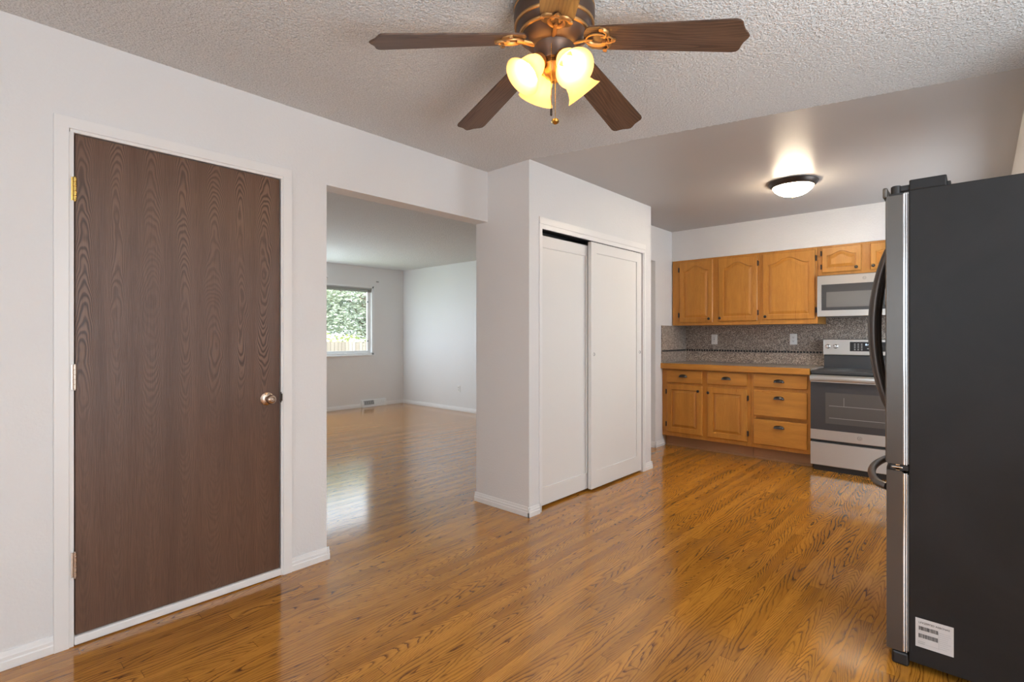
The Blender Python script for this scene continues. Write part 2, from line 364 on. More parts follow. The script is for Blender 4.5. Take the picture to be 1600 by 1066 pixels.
struct('wall_closet', M_WALL, [(-2.79, -2.27, 2.66, 2.76, 0, H), (-2.37, -2.27, 2.76, 2.79, 0, H), (-2.37, -2.27, 2.79, 4.25, 2.0, H), (-2.37, -2.27, 4.25, 4.33, 0, H),
       (-2.79, -2.27, 4.33, 4.41, 0, H), (-2.79, -2.72, 2.76, 4.33, 0, H)], 'off-white closet block that juts out beside the wide opening', cat='wall')
struct('wall_kitchen_left', M_WALL, [(-2.77, -2.65, 4.41, 5.25, 2.06, H), (-2.77, -2.65, 5.25, 6.03, 0, H)], 'narrow wall with a doorway between closet and base cabinets', cat='wall')
struct('wall_back', M_WALL, [(-2.77, .62, 6.03, 6.15, 0, H)], 'kitchen back wall behind the cabinets and stove', cat='wall')
struct('wall_soffit', M_WALL, [(-2.65, .17, 5.66, 6.03, 2.098, H), (.17, .5, 3.4, 6.03, 2.098, H)], 'off-white soffit above the upper oak cabinets', cat='wall')
struct('wall_right', M_WALL, [(.5, .62, 2.52, 4.18, 0, H), (.5, .62, 5.32, 6.03, 0, H), (.5, .62, 4.18, 5.32, 0, 1.08), (.5, .62, 4.18, 5.32, 1.96, H),
       (.62, 2.1, 2.52, 2.64, 0, H), (2.0, 2.1, -2.1, -.62, 0, H), (2.0, 2.1, 1.32, 2.52, 0, H), (2.0, 2.1, -.62, 1.32, 2.05, H)], 'wall on the right behind the refrigerator', cat='wall')
struct('wall_rear', M_WALL, [(-2.67, -1.37, -2.1, -2.0, 0, H), (.17, 2.0, -2.1, -2.0, 0, H), (-1.37, .17, -2.1, -2.0, 0, .88), (-1.37, .17, -2.1, -2.0, 2.02, H)], 'rear dining wall with a window', cat='wall')
struct('wall_living_right', M_WALL, [(-8.0, -2.77, 5.65, 5.77, 0, H)], 'long living room wall with the small white outlet', cat='wall')
WY0, WY1, WZ0, WZ1 = 2.24, 5.03, .905, 2.10
struct('wall_living_window', M_WALL, [(-8.0, -7.88, 1.2, WY0, 0, H), (-8.0, -7.88, WY1, 5.65, 0, H), (-8.0, -7.88, WY0, WY1, 0, WZ0), (-8.0, -7.88, WY0, WY1, WZ1, H)],
       'far living room wall with the bright window', cat='wall')
struct('wall_living_left', M_WALL, [(-7.88, -2.79, 1.2, 1.3, 0, H)], 'near living room wall hidden past the brown door', cat='wall')

def board(name, segs, label):
    """segs: (x0,y0,x1,y1,nx,ny) runs along a wall; (nx,ny) points into the room"""
    m = MB()
    for x0, y0, x1, y1, nx, ny in segs:
        a, b = Vector((x0, y0, 0)), Vector((x1, y1, 0)); nn = Vector((nx, ny, 0)); t = bmesh.new(); L = []
        prof = [(0, 0), (.013, 0), (.013, .030), (.010, .034), (.010, .046), (.007, .050), (.004, .066), (0, .066)]
        for p in (a, b): L.append([t.verts.new(p+nn*d+Vector((0, 0, z+.001))) for d, z in prof])
        for k in range(len(prof)): t.faces.new((L[0][k], L[0][(k+1) % len(prof)], L[1][(k+1) % len(prof)], L[1][k]))
        t.faces.new(L[0]); t.faces.new(L[1][::-1]); bmesh.ops.recalc_face_normals(t, faces=t.faces); m.add(t)
    return obj(name, m, M_TRIM, label=label, category='baseboard', kind='structure')
board('baseboard_left', [(-2.67, -2, -2.67, .272, 1, 0)], 'white baseboard left of the brown door')
board('baseboard_opening', [(-2.67, 1.204, -2.67, 1.418, 1, 0), (-2.6576, 1.405, -2.79, 1.405, 0, 1)], 'short white baseboard between brown door casing and the wide opening')
board('baseboard_closet', [(-2.80, 2.66, -2.2576, 2.66, 0, -1), (-2.27, 2.647, -2.27, 2.765, 1, 0)], 'white baseboard around the near corner of the closet block')
board('baseboard_closet_end', [(-2.27, 4.287, -2.27, 4.423, 1, 0), (-2.2576, 4.41, -2.6, 4.41, 0, 1)], 'short white baseboard at the far end of the closet')
board('baseboard_kitchen', [(-2.65, 5.237, -2.65, 5.45, 1, 0), (-2.6376, 5.25, -2.77, 5.25, 0, -1)], 'short white baseboard left of the oak base cabinets')
board('baseboard_living_right', [(-7.88, 5.65, -2.77, 5.65, 0, -1)], 'white baseboard under the outlet in the living room')
board('baseboard_living_window', [(-7.88, 1.3, -7.88, 4.775, 1, 0), (-7.88, 5.265, -7.88, 5.65, 1, 0)], 'white baseboard under the living room window')

# brown door: casing, slab, hinges, knob, sweep
YL, YR, ZT = .337, 1.146, 2.040
struct('trim_1', M_TRIM, [(-2.67, -2.654, .272, .318, 0, 2.058), (-2.67, -2.659, .314, .333, 0, 2.045), (-2.67, -2.654, 1.160, 1.206, 0, 2.058), (-2.67, -2.659, 1.150, 1.162, 0, 2.045),
       (-2.67, -2.654, .272, 1.206, 2.056, 2.102), (-2.67, -2.659, .32, 1.16, 2.043, 2.057),
       (-2.79, -2.662, .325, .333, 0, 2.052), (-2.79, -2.662, 1.150, 1.158, 0, 2.052), (-2.79, -2.662, .325, 1.158, 2.044, 2.052),
       (-2.79, -2.708, .333, .348, 0, 2.044), (-2.79, -2.708, 1.135, 1.150, 0, 2.044), (-2.79, -2.708, .333, 1.15, 2.03, 2.044)],
       'white casing around the brown door', bev=.002, cat='trim')
d = boxes('door_1', M_DOOR, [(-2.706, -2.668, YL, YR, .040, ZT)], bev=.0015, label='dark brown stained flush wooden door with knob and three hinges', category='door', kind='structure')
m = MB(); m.box(-2.690, -2.655, YL-.003, YR+.004, .004, .038, bev=.004); obj('door_sweep', m, M_TRIM, d, label='white strip along the door bottom')
for k, (za, zb) in enumerate(((1.773, 1.865), (1.023, 1.120), (.276, .375))):
    m = MB(); x, y = -2.655, .335
    for q in range(5):
        h0 = za+(zb-za)*q/5; m.lathe([(.0058, h0+.0004), (.0064, h0+.001), (.0064, h0+(zb-za)/5-.001), (.0058, h0+(zb-za)/5-.0004)], Matrix.Translation((x, y, 0)), 16)
    m.lathe([(.0, za-.006), (.004, za-.004), (.004, za), (.0045, zb), (.004, zb+.003), (0, zb+.005)], Matrix.Translation((x, y, 0)), 12)
    m.box(-2.667, -2.664, y, y+.006, za, zb); m.box(-2.664, -2.6575, y-.011, y, za, zb)
    obj('hinge', m, M_BRASS if k == 0 else M_NICKEL, d, smooth=True, label='brass hinge' if k == 0 else 'dull tarnished hinge')
m = MB(); KX = MX(-2.668, 1.083, .917)
m.lathe([(0, 0), (.033, 0), (.033, .003), (.029, .006), (.014, .010), (.012, .013), (.011, .030), (.014, .034), (.0215, .041), (.0235, .051), (.0215, .060), (.016, .067), (.012, .069), (.010, .0665), (.006, .0665), (.005, .072), (0, .0725)], KX, 40)
kn = obj('door_knob', m, M_NICKEL, d, smooth=True, label='rose-nickel round door knob')
m = MB(); m.lathe([(0, 0), (.0025, 0), (.0025, .0025), (0, .0025)], MX(-2.6635, 1.062, .914), 10); obj('screw', m, M_BLACK, kn)
m = MB(); m.box(-2.664, -2.658, 1.147, 1.153, .892, .946, bev=.002); m.box(-2.6600, -2.6565, 1.150, 1.157, .900, .938, bev=.0015)
obj('strike_plate', m, M_BRONZE, d, label='dark bronze strike plate')

# closet: casing and two sliding doors
struct('trim_2', M_TRIM, [(-2.27, -2.258, 2.765, 4.287, 2.018, 2.066), (-2.27, -2.262, 2.765, 4.287, 1.985, 2.020), (-2.27, -2.258, 4.262, 4.287, .0, 1.99), (-2.30, -2.262, 4.245, 4.264, .0, 1.99),
       (-2.27, -2.262, 2.765, 2.795, .067, 1.99), (-2.36, -2.270, 2.785, 2.797, 0, 1.99)], 'thin white casing around the sliding closet doors', bev=.0015, cat='trim')
struct('trim_3', M_BLACK, [(-2.36, -2.30, 2.80, 4.245, 1.988, 2.0)], 'dark overhead track of the closet doors', cat='trim')
def slab_door(name, y0, y1, z0, z1, xf, th, stile, top, bot, label):
    m = MB(); x0 = xf-th
    for b in ((x0, xf, y0, y0+stile, z0, z1), (x0, xf, y1-stile, y1, z0, z1), (x0, xf, y0+stile, y1-stile, z1-top, z1), (x0, xf, y0+stile, y1-stile, z0, z0+bot)): m.box(*b)
    m.box(x0, xf-.008, y0+stile, y1-stile, z0+bot, z1-top)
    return obj(name, m, M_DOORW, label=label, category='door', kind='structure')
slab_door('door_2', 2.795, 3.50, .018, 1.955, -2.318, .03, .072, .085, .125, 'left white sliding closet door, set behind the other')
d3 = slab_door('door_3', 3.425, 4.236, .018, 1.982, -2.276, .03, .082, .085, .135, 'right white sliding closet door with two finger pulls')
for y in (3.462, 4.205):
    m = MB(); m.lathe([(0, -.004), (.009, -.004), (.0105, 0), (.0125, .0015), (.0125, .0002)], MX(-2.2755, y, 1.088), 24, cap=False)
    obj('finger_pull', m, M_BLACK, d3, smooth=True, label='dark round finger pull')

# ---------------------------------------------------------------- living room window
w = boxes('window_1', M_PAINTW, [(-7.99, -7.885, WY0, WY1, WZ0, WZ0+.035), (-7.99, -7.885, WY0, WY1, WZ1-.03, WZ1), (-7.99, -7.885, WY0, WY0+.035, WZ0, WZ1), (-7.99, -7.885, WY1-.035, WY1, WZ0, WZ1)],
          label='white vinyl living room window looking out on a tree', category='window', kind='structure', bev=.003)
boxes('window_sill', M_PAINTW, [(-7.90, -7.862, WY0-.015, WY1+.015, WZ0-.02, WZ0+.004)], w, bev=.004)
for a, b in ((WY0+.035, 3.56), (3.56, WY1-.035)):
    m = MB(); f = .058
    for q in ((a, a+f, WZ0+.035, WZ1-.03), (b-f, b, WZ0+.035, WZ1-.03), (a+f, b-f, WZ0+.035, WZ0+.035+.04), (a+f, b-f, WZ1-.03-.04, WZ1-.03)): m.box(-7.975, -7.935, q[0], q[1], q[2], q[3], bev=.003)
    sash = obj('window_sash', m, M_PAINTW, w)
    boxes('pane', M_GLASS, [(-7.957, -7.953, a+f, b-f, WZ0+.075, WZ1-.07)], sash)
    for z in (1.145, 1.83): boxes('latch', M_BLACK, [(-7.9345, -7.928, b-f-.012, b-f+.012, z-.010, z+.010)], sash, bev=.002)
b = thing('window_blind', (-7.91, 3.6, 2.0), 'white mini blind raised to the top of the living room window', 'blind')
boxes('headrail', M_BLIND, [(-7.925, -7.895, WY0+.04, WY1-.04, 2.045, 2.068)], b, bev=.002)
m = MB()
for k in range(9): m.box(-7.924, -7.897, WY0+.045, WY1-.045, 1.996+k*.0055, 1.9985+k*.0055)
obj('slats', m, M_BLIND, b)
for y, t in ((5.105, 'small curtain rod bracket on the wall right of the window'), (4.13, 'small curtain rod bracket above the window at the opening edge')):
    t = thing('curtain_bracket', (-7.88, y, 2.17), t, 'bracket', 'curtain rod brackets above the living room window')
    boxes('mounting_plate', M_GREYP, [(-7.88, -7.876, y-.03, y+.03, 2.180, 2.20)], t, bev=.001)
    m = MB(); m.tube([(-7.876, y+.02, 2.19), (-7.845, y+.02, 2.19), (-7.83, y+.02, 2.197), (-7.825, y+.02, 2.21)], .004, 8); obj('hook', m, M_WHITEP, t, smooth=True)
# floor register
t = thing('floor_register', (-7.87, 5.02, 0), 'white metal air register set in the baseboard below the living room window', 'vent')
m = MB(); m.prism([(0, 0.002), (.052, .002), (.046, .030), (.018, .122), (0, .122)], 4.775, 5.265, Matrix.Translation((-7.88, 0, 0)) @ Matrix(((1, 0, 0, 0), (0, 0, 1, 0), (0, 1, 0, 0), (0, 0, 0, 1)))); obj('register_body', m, M_WHITEP, t)
m = MB(); sl = Matrix.Translation((-7.846, 0, .076)) @ Matrix.Rotation(radians(-17), 4, 'Y')
m.box(-.002, .003, 4.815, 5.01, -.036, .036, mat=sl); obj('grille_opening', m, plain('register_shadow', (.12, .12, .12), .6), t, label='dark grille opening')
m = MB()
for k in range(22): m.box(.0035, .006, 4.817+k*.0185, 4.822+k*.0185, -.036, .036, mat=sl)
obj('louvers', m, M_WHITEP, t)

def outlet(loc, axis, label, gfci=False, slots=M_INK, group='white electrical outlets'):
    x, y, z = loc; t = thing('electrical_outlet', loc, label, 'outlet', group)
    A = Matrix.Translation(loc) @ (Matrix.Rotation(pi/2, 4, 'X') if axis == 'y' else Matrix.Rotation(pi/2, 4, 'X'))
    m = MB(); m.box(-.035, .035, -.0575, .0575, .0, .006, bev=.003, mat=A); obj('cover_plate', m, M_WHITEP, t)
    m = MB()
    if gfci: m.box(-.017, .017, -.034, .034, .006, .009, bev=.001, mat=A)
    else:
        for q in (-.0195, .0195): m.box(-.0165, .0165, q-.014, q+.014, .006, .009, bev=.004, mat=A)
    obj('receptacle', m, M_WHITEP, t)
    for q in (-.0195, .0195):
        m = MB()
        for a, h in ((-.007, .005), (.006, .0042)): m.box(a-.0012, a+.0012, q-h+.002, q+h+.002, .009, .0095, mat=A)
        m.box(-.002, .002, q-.0115, q-.0075, .009, .0095, mat=A); m.box(-.007, .006, q-.001, q-.0004, .0088, .0092, mat=A); m.box(-.0004, .0004, q-.009, q-.0007, .0088, .0092, mat=A); obj('slot', m, slots, t)
    if gfci:
        for q in ((-.0035, -.0005), (.0005, .0035)): m = MB(); m.box(-.008, .008, q[0], q[1], .009, .0105, mat=A); obj('button', m, slots, t)
outlet((-6.34, 5.65, .366), 'y', 'white duplex outlet low on the living room wall')
outlet((-2.292, 6.017, 1.194), 'y', 'white outlet on the granite backsplash under the two-door oak cabinet', gfci=True, slots=M_GREYP)
outlet((-1.461, 6.017, 1.200), 'y', 'white outlet with dark slots on the backsplash nearest the stove')

# ---------------------------------------------------------------- kitchen
bs = thing('backsplash', (-1.5, 6.02, .93), 'grey-brown speckled granite tile backsplash with a black accent strip', 'backsplash')
boxes('tile_field', M_GRAN, [(-2.638, .49, 6.018, 6.0295, .9315, 1.352), (-2.6495, -2.638, 5.388, 6.0295, .9315, 1.352), (-1.16, -.41, 6.018, 6.0295, 1.352, 1.42)], bs)
m = MB(); k = 0; x = -2.63
while x < -.35: m.box(x, x+.021, 6.0155, 6.018, 1.055, 1.075); x += .030
y = 5.392
while y < 6.01: m.box(-2.638, -2.6355, y, y+.021, 1.055, 1.075); y += .030
obj('accent_strip', m, M_BLACK, bs, label='row of small black mosaic squares')
wt = thing('kitchen_worktop', (-1.9, 5.7, .87), 'speckled granite worktop with thick oak front edge, left of the stove', 'worktop')
boxes('stone_top', M_GRAN, [(-2.649, -1.170, 5.405, 6.029, .893, .929)], wt)
boxes('wood_edge', M_OAKH, [(-2.649, -1.170, 5.372, 5.405, .872, .931)], wt, bev=.003)

def panel_front(m, x0, x1, z0, z1, yf, th=.018, frame=.055, arch=0.0, shoulder=.0, topframe=None):
    """raised-panel cabinet door front facing -Y, cathedral top if arch>0"""
    tf = frame if topframe is None else topframe; N = 24; c = .005
    def loop(ix, iz, ixr, izt, ar, y):
        a0, a1, b0, b1 = x0+ix, x1-ixr, z0+iz, z1-izt; L = [(a0, b0), (a1, b0)]
        for k in range(N+1):
            u = 1-2*k/N; xx = (a0+a1)/2+u*(a1-a0)/2; s_ = max(0, 1-abs(u)/(1-shoulder)); L.append((xx, b1+ar*(.5-.5*cos(pi*s_))))
        return [(p, y, q) for p, q in L]
    fr = frame; t_ = tf+arch
    loops = [loop(0, 0, 0, 0, 0, yf+th), loop(0, 0, 0, 0, 0, yf+c), loop(c, c, c, c, 0, yf)]
    for dd, yy in ((0, yf), (.003, yf+.010), (.010, yf+.010), (.034, yf+.0015)): loops.append(loop(fr+dd, fr+dd, fr+dd, t_+dd, arch, yy))
    t = bmesh.new(); V = [[t.verts.new(p) for p in L] for L in loops]
    for a, b in zip(V, V[1:]):
        for k in range(len(a)):
            l = (k+1) % len(a)
            if (a[k].co-a[l].co).length < 1e-7 and (b[k].co-b[l].co).length < 1e-7: continue
            t.faces.new((a[k], a[l], b[l], b[k]))
    t.faces.new(V[0]); t.faces.new(V[-1][::-1]); bmesh.ops.remove_doubles(t, verts=t.verts, dist=1e-6)
    bmesh.ops.recalc_face_normals(t, faces=t.faces); m.add(t)
def knob(x, z, yf, parent):
    m = MB(); m.lathe([(0, 0), (.006, 0), (.0055, .010), (.009, .014), (.0145, .018), (.0145, .023), (.010, .028), (0, .0295)], MY(x, yf, z), 20); obj('knob', m, M_PULL, parent, smooth=True)
def hinge(x, z, yf, parent, h=.05):
    m = MB(); m.box(x-.006, x+.006, yf-.004, yf+.018, z-h/2, z+h/2, bev=.002); m.tube([(x, yf-.004, z-h/2-.004), (x, yf-.004, z+h/2+.004)], .0035, 8); obj('hinge', m, M_BRONZE, parent)
def cup_pull(x, z, yf, parent):
    m = MB(); t = bmesh.new(); G = []
    for i in range(9):
        a = pi/2*i/8; row = []
        for j in range(17):
            b_ = pi*j/16; row.append(t.verts.new((x+.044*cos(b_)*cos(a*.0)*(1-.0), yf-.024*sin(b_)*cos(a)-.001, z-.012+.028*sin(a)*sin(b_)**.6 if sin(b_) > 1e-6 else z-.012)))
        G.append(row)
    for i in range(8):
        for j in range(16): t.faces.new((G[i][j], G[i][j+1], G[i+1][j+1], G[i+1][j]))
    bmesh.ops.remove_doubles(t, verts=t.verts, dist=1e-6); bmesh.ops.solidify(t, geom=t.faces[:], thickness=.0018); m.add(t)
    m.box(x-.048, x+.048, yf-.0025, yf, z-.016, z-.008, bev=.001)
    obj('cup_pull', m, M_PULL, parent, smooth=True)
def cab_door(parent, x0, x1, z0, z1, yf, knob_at, hinge_x, arch=0, frame=.055, topframe=None):
    m = MB(); panel_front(m, x0, x1, z0, z1, yf, arch=arch, frame=frame, shoulder=.08 if arch else 0, topframe=topframe)
    d = obj('door', m, M_OAKV, parent); knob(knob_at[0], knob_at[1], yf, d)
    hh = z1-z0; off = .085 if hh > .4 else .055
    for z in (z0+off, z1-off): hinge(hinge_x, z, yf, d, .05 if hh > .4 else .042)
    return d
def drawer(parent, x0, x1, z0, z1, yf, pull):
    m = MB(); m.box(x0, x1, yf, yf+.018, z0, z1, bev=.005); d = obj('drawer', m, M_OAKH, parent); cup_pull(pull[0], pull[1], yf, d); return d
def face(m, xs, zs, yf, th, x0, x1, z0, z1):
    for a, b in xs: m.box(a, b, yf, yf+th, z0, z1)
    for a, b in zs: m.box(x0, x1, yf+.0005, yf+th, a, b)
YB = 5.42; YD = 5.401
# base unit with two doors
t = thing('base_cabinet', (-2.18, 5.72, 0), 'honey oak base cabinet with two doors and two top drawers, against the left wall', 'cabinet', 'honey oak base cabinets left of the stove')
m = MB(); m.box(-2.648, -1.702, YB+.02, 6.015, .124, .871); face(m, [(-2.648, -2.575), (-2.205, -2.118), (-1.75, -1.702)], [(.124, .185), (.690, .735), (.845, .871)], YB, .02, -2.648, -1.702, .124, .871); obj('cabinet_body', m, M_OAKV, t)
boxes('toe_kick', M_OAKK, [(-2.648, -1.702, 5.50, 5.52, .0, .124), (-2.63, -1.702, 5.488, 5.50, .0, .016)], t)
drawer(t, -2.596, -2.191, .722, .855, YD, (-2.401, .797)); drawer(t, -2.134, -1.734, .727, .853, YD, (-1.939, .796))
cab_door(t, -2.590, -2.190, .169, .699, YD, (-2.228, .642), -2.597); cab_door(t, -2.133, -1.734, .167, .692, YD, (-2.124+.004, .636), -1.727)
t = thing('base_cabinet', (-1.44, 5.72, 0), 'honey oak base cabinet with a stack of three drawers beside the stove', 'cabinet', 'honey oak base cabinets left of the stove')
m = MB(); m.box(-1.700, -1.172, YB+.02, 6.015, .124, .871); face(m, [(-1.700, -1.655), (-1.21, -1.172)], [(.124, .18), (.43, .46), (.69, .74), (.845, .871)], YB, .02, -1.70, -1.172, .124, .871); obj('cabinet_body', m, M_OAKV, t)
boxes('toe_kick', M_OAKK, [(-1.700, -1.172, 5.50, 5.52, .0, .124), (-1.700, -1.172, 5.488, 5.50, .0, .016)], t)
for z0, z1, pz in ((.730, .857, .796), (.446, .697, .632), (.162, .410, .349)): drawer(t, -1.672, -1.195, z0, z1, YD, (-1.439, pz))
# upper cabinets
YU = 5.662; UD = 5.643
t = thing('wall_cabinet', (-2.17, 5.84, 1.355), 'honey oak upper cabinet with two arched doors against the left wall', 'cabinet', 'honey oak upper cabinets')
m = MB(); m.box(-2.640, -1.692, YU+.02, 6.017, 1.3545, 2.0965); face(m, [(-2.640, -2.545), (-2.195, -2.105), (-1.73, -1.692)], [(1.3545, 1.41), (2.055, 2.0965)], YU, .02, -2.64, -1.692, 1.3545, 2.0965); obj('cabinet_body', m, M_OAKV, t)
cab_door(t, -2.552, -2.172, 1.386, 2.074, UD, (-2.208, 1.424), -2.560, arch=.055, frame=.05); cab_door(t, -2.110, -1.711, 1.392, 2.074, UD, (-2.088, 1.428), -1.704, arch=.055, frame=.05)
t = thing('wall_cabinet', (-1.42, 5.84, 1.355), 'honey oak upper cabinet with one wide arched door, left of the microwave', 'cabinet', 'honey oak upper cabinets')
m = MB(); m.box(-1.690, -1.163, YU+.02, 6.017, 1.3545, 2.0965); face(m, [(-1.690, -1.64), (-1.205, -1.163)], [(1.3545, 1.42), (2.055, 2.0965)], YU, .02, -1.69, -1.163, 1.3545, 2.0965); obj('cabinet_body', m, M_OAKV, t)
cab_door(t, -1.657, -1.183, 1.400, 2.073, UD, (-1.628, 1.432), -1.175, arch=.06, frame=.05)
t = thing('wall_cabinet', (-.78, 5.84, 1.82), 'short honey oak upper cabinet with two small arched doors above the microwave', 'cabinet', 'honey oak upper cabinets')
m = MB(); m.box(-1.161, -.401, YU+.02, 6.017, 1.815, 2.0965); face(m, [(-1.161, -1.115), (-.82, -.73), (-.445, -.401)], [(1.815, 1.86), (2.06, 2.0965)], YU, .02, -1.161, -.401, 1.815, 2.0965); obj('cabinet_body', m, M_OAKV, t)
cab_door(t, -1.124, -.808, 1.840, 2.080, UD, (-.845, 1.872), -1.131, arch=.035, frame=.042); cab_door(t, -.740, -.424, 1.840, 2.080, UD, (-.715, 1.872), -.417, arch=.035, frame=.042)

def badge(x, z, y, r, parent, name='emblem'):
    m = MB(); m.lathe([(0, 0), (r, 0), (r, .002), (r*.86, .0028), (r*.80, .0015), (0, .0015)], MY(x, y, z), 28)
    e = obj(name, m, M_STEEL, parent, smooth=True, label='small round monogram emblem')
    m = MB()
    for s_ in (1, -1):   # two looped script letters inside a ring
        pts = [(x+s_*r*.30+r*.26*cos(a)*(1 if s_ < 0 else .8), y-.0022, z+r*.40*sin(a)) for a in [pi*2*k/16*.8+pi*.25 for k in range(17)]]
        m.tube(pts, r*.055, 6)
    m.tube([(x+r*.72*cos(2*pi*k/24), y-.0022, z+r*.72*sin(2*pi*k/24)) for k in range(25)], r*.04, 6)
    obj('monogram', m, M_GREYP, e)
# microwave
t = thing('microwave', (-.78, 5.82, 1.42), 'stainless over-the-range microwave under the short oak cabinet', 'microwave')
YM = 5.615
boxes('case', M_BLACK, [(-1.156, -.404, YM+.03, 6.015, 1.424, 1.8125)], t)
m = MB(); m.box(-1.158, -.402, YM, YM+.03, 1.417, 1.807, bev=.004); dm = obj('door', m, M_STEEL, t)
m = MB(); m.box(-1.122, -.60, YM-.0025, YM-.0002, 1.477, 1.722, bev=.001, seg=1); obj('door_glass', m, M_BLKENAMEL, dm)
m = MB(); m.box(-1.081, -.665, YM-.0035, YM-.0026, 1.507, 1.650); obj('window', m, M_MWWIN, dm)
m = MB(); m.box(-.59, -.42, YM-.0025, YM-.0002, 1.477, 1.722, bev=.001, seg=1); cp = obj('control_panel', m, M_BLACK, t)
m = MB(); m.box(-.56, -.45, YM-.003, YM-.0026, 1.68, 1.705); obj('display', m, plain('clock_display', (.1, .3, .35), .4), cp)
m = MB(); m.tube([(-.615, YM, 1.50), (-.615, YM-.035, 1.515), (-.615, YM-.035, 1.69), (-.615, YM, 1.705)], .009, 12); obj('handle', m, M_STEEL, dm, smooth=True)
badge(-.780, 1.765, YM-.001, .016, dm)
boxes('vent_grille', M_BLACK, [(-1.13, -.43, YM+.04, YM+.10, 1.418, 1.4235)], t)

# range
t = thing('kitchen_range', (-.78, 5.7, 0), 'stainless electric range with black glass oven door, right of the base cabinets', 'stove')
X0, X1 = -1.163, -.405; YR_ = 5.375
boxes('range_body', M_BLKENAMEL, [(X0+.002, X1-.002, YR_+.035, 5.985, .045, .90)], t)
m = MB(); m.box(X0, X1, YR_+.005, 5.985, .884, .918, bev=.006); obj('cooktop', m, M_BLKENAMEL, t)
for cx, cy, r in ((-.96, 5.58, .10), (-.60, 5.58, .085), (-.96, 5.82, .075), (-.60, 5.82, .10)):
    m = MB(); m.tube([(cx+r*cos(2*pi*k/32), cy+r*sin(2*pi*k/32), .9182) for k in range(33)], .001, 4); obj('burner_ring', m, M_GREYP, t)
m = MB(); m.box(X0, X1, YR_, YR_+.034, .285, .878, bev=.003); od = obj('oven_door', m, M_STEEL, t)
m = MB(); m.box(X0+.001, X1-.001, YR_-.003, YR_-.0002, .378, .812, bev=.001, seg=1); og = obj('oven_glass', m, M_BLKGLASS, od)
m = MB(); m.box(X0+.12, X1-.12, YR_-.004, YR_-.0032, .44, .72, bev=.0003, seg=1); obj('oven_window', m, M_OVENWIN, og)
m = MB()
for z in (.49, .60): m.box(X0+.15, X1-.15, YR_-.0045, YR_-.0042, z, z+.004)
m.box(-.90, -.897, YR_-.0045, YR_-.0042, .60, .68)
obj('rack_line', m, M_GREYP, og)
m = MB(); m.box(X0, X1, YR_-.038, YR_-.018, .822, .872, bev=.006); m.box(X0+.03, X0+.055, YR_-.019, YR_+.001, .832, .862); m.box(X1-.055, X1-.03, YR_-.019, YR_+.001, .832, .862); obj('handle', m, M_STEEL, od, smooth=True)
badge(-.783, .335, YR_-.001, .022, od)
m = MB(); m.box(X0, X1, YR_, YR_+.033, .052, .262, bev=.004); obj('storage_drawer', m, M_STEEL, t)
boxes('base', M_BLACK, [(X0+.02, X1-.02, YR_+.03, 5.97, .0, .045)], t)
m = MB(); m.box(X0, X1, 5.935, 6.012, .918, 1.045); obj('backguard_riser', m, M_BLKENAMEL, t)
m = MB(); m.box(X0-.004, X1+.004, 5.915, 6.012, 1.045, 1.203, bev=.006); bgd = obj('backguard', m, M_STEEL, t)
for x in (-1.128, -1.060, -.508, -.440):
    m = MB(); m.lathe([(0, 0), (.021, 0), (.021, .004), (.018, .006), (.0165, .022), (.014, .025), (0, .025)], MY(x, 5.915, 1.130), 28); m.box(x-.003, x+.003, 5.884, 5.892, 1.118, 1.146, bev=.001); obj('knob', m, M_CHROME, bgd, smooth=True)
m = MB(); m.box(-.940, -.63, 5.912, 5.9148, 1.086, 1.176, bev=.001, seg=1); dp = obj('control_display', m, M_BLACK, bgd)
for c_ in range(3):
    for r_ in range(4): boxes('button', M_WHITEP, [(-.905+c_*.028, -.893+c_*.028, 5.9112, 5.912, 1.098+r_*.018, 1.103+r_*.018)], dp)
for c_ in range(3): boxes('button', M_WHITEP, [(-.80+c_*.04, -.785+c_*.04, 5.9112, 5.912, 1.110, 1.115)], dp)
def text(s_, size, mat_w, mat, parent, name='lettering', align='LEFT', ext=.0002):
    cu = bpy.data.curves.new(name, 'FONT'); cu.body = s_; cu.size = size; cu.extrude = ext; cu.align_x = align
    dg = bpy.data.objects.new('tmp_text', cu); C.objects.link(dg); bpy.context.view_layer.update()
    me = bpy.data.meshes.new_from_object(dg.evaluated_get(bpy.context.evaluated_depsgraph_get())); bpy.data.objects.remove(dg)
    me.name = name; me.transform(mat_w); me.materials.clear(); me.materials.append(mat)
    o = bpy.data.objects.new(name, me); C.objects.link(o)
    if parent: o.parent = parent; o.location = -ORG.get(parent.name, Vector((0, 0, 0)))
    return o
M_LED = plain('lit_clock_digits', (.6, .8, 1), .4); M_LED.node_tree.nodes['Principled BSDF'].inputs['Emission Color'].default_value = (.75, .85, 1, 1); M_LED.node_tree.nodes['Principled BSDF'].inputs['Emission Strength'].default_value = 1.2
text('8:40', .026, MY(-.815, 5.9112, 1.142), M_LED, dp, 'clock_digits')

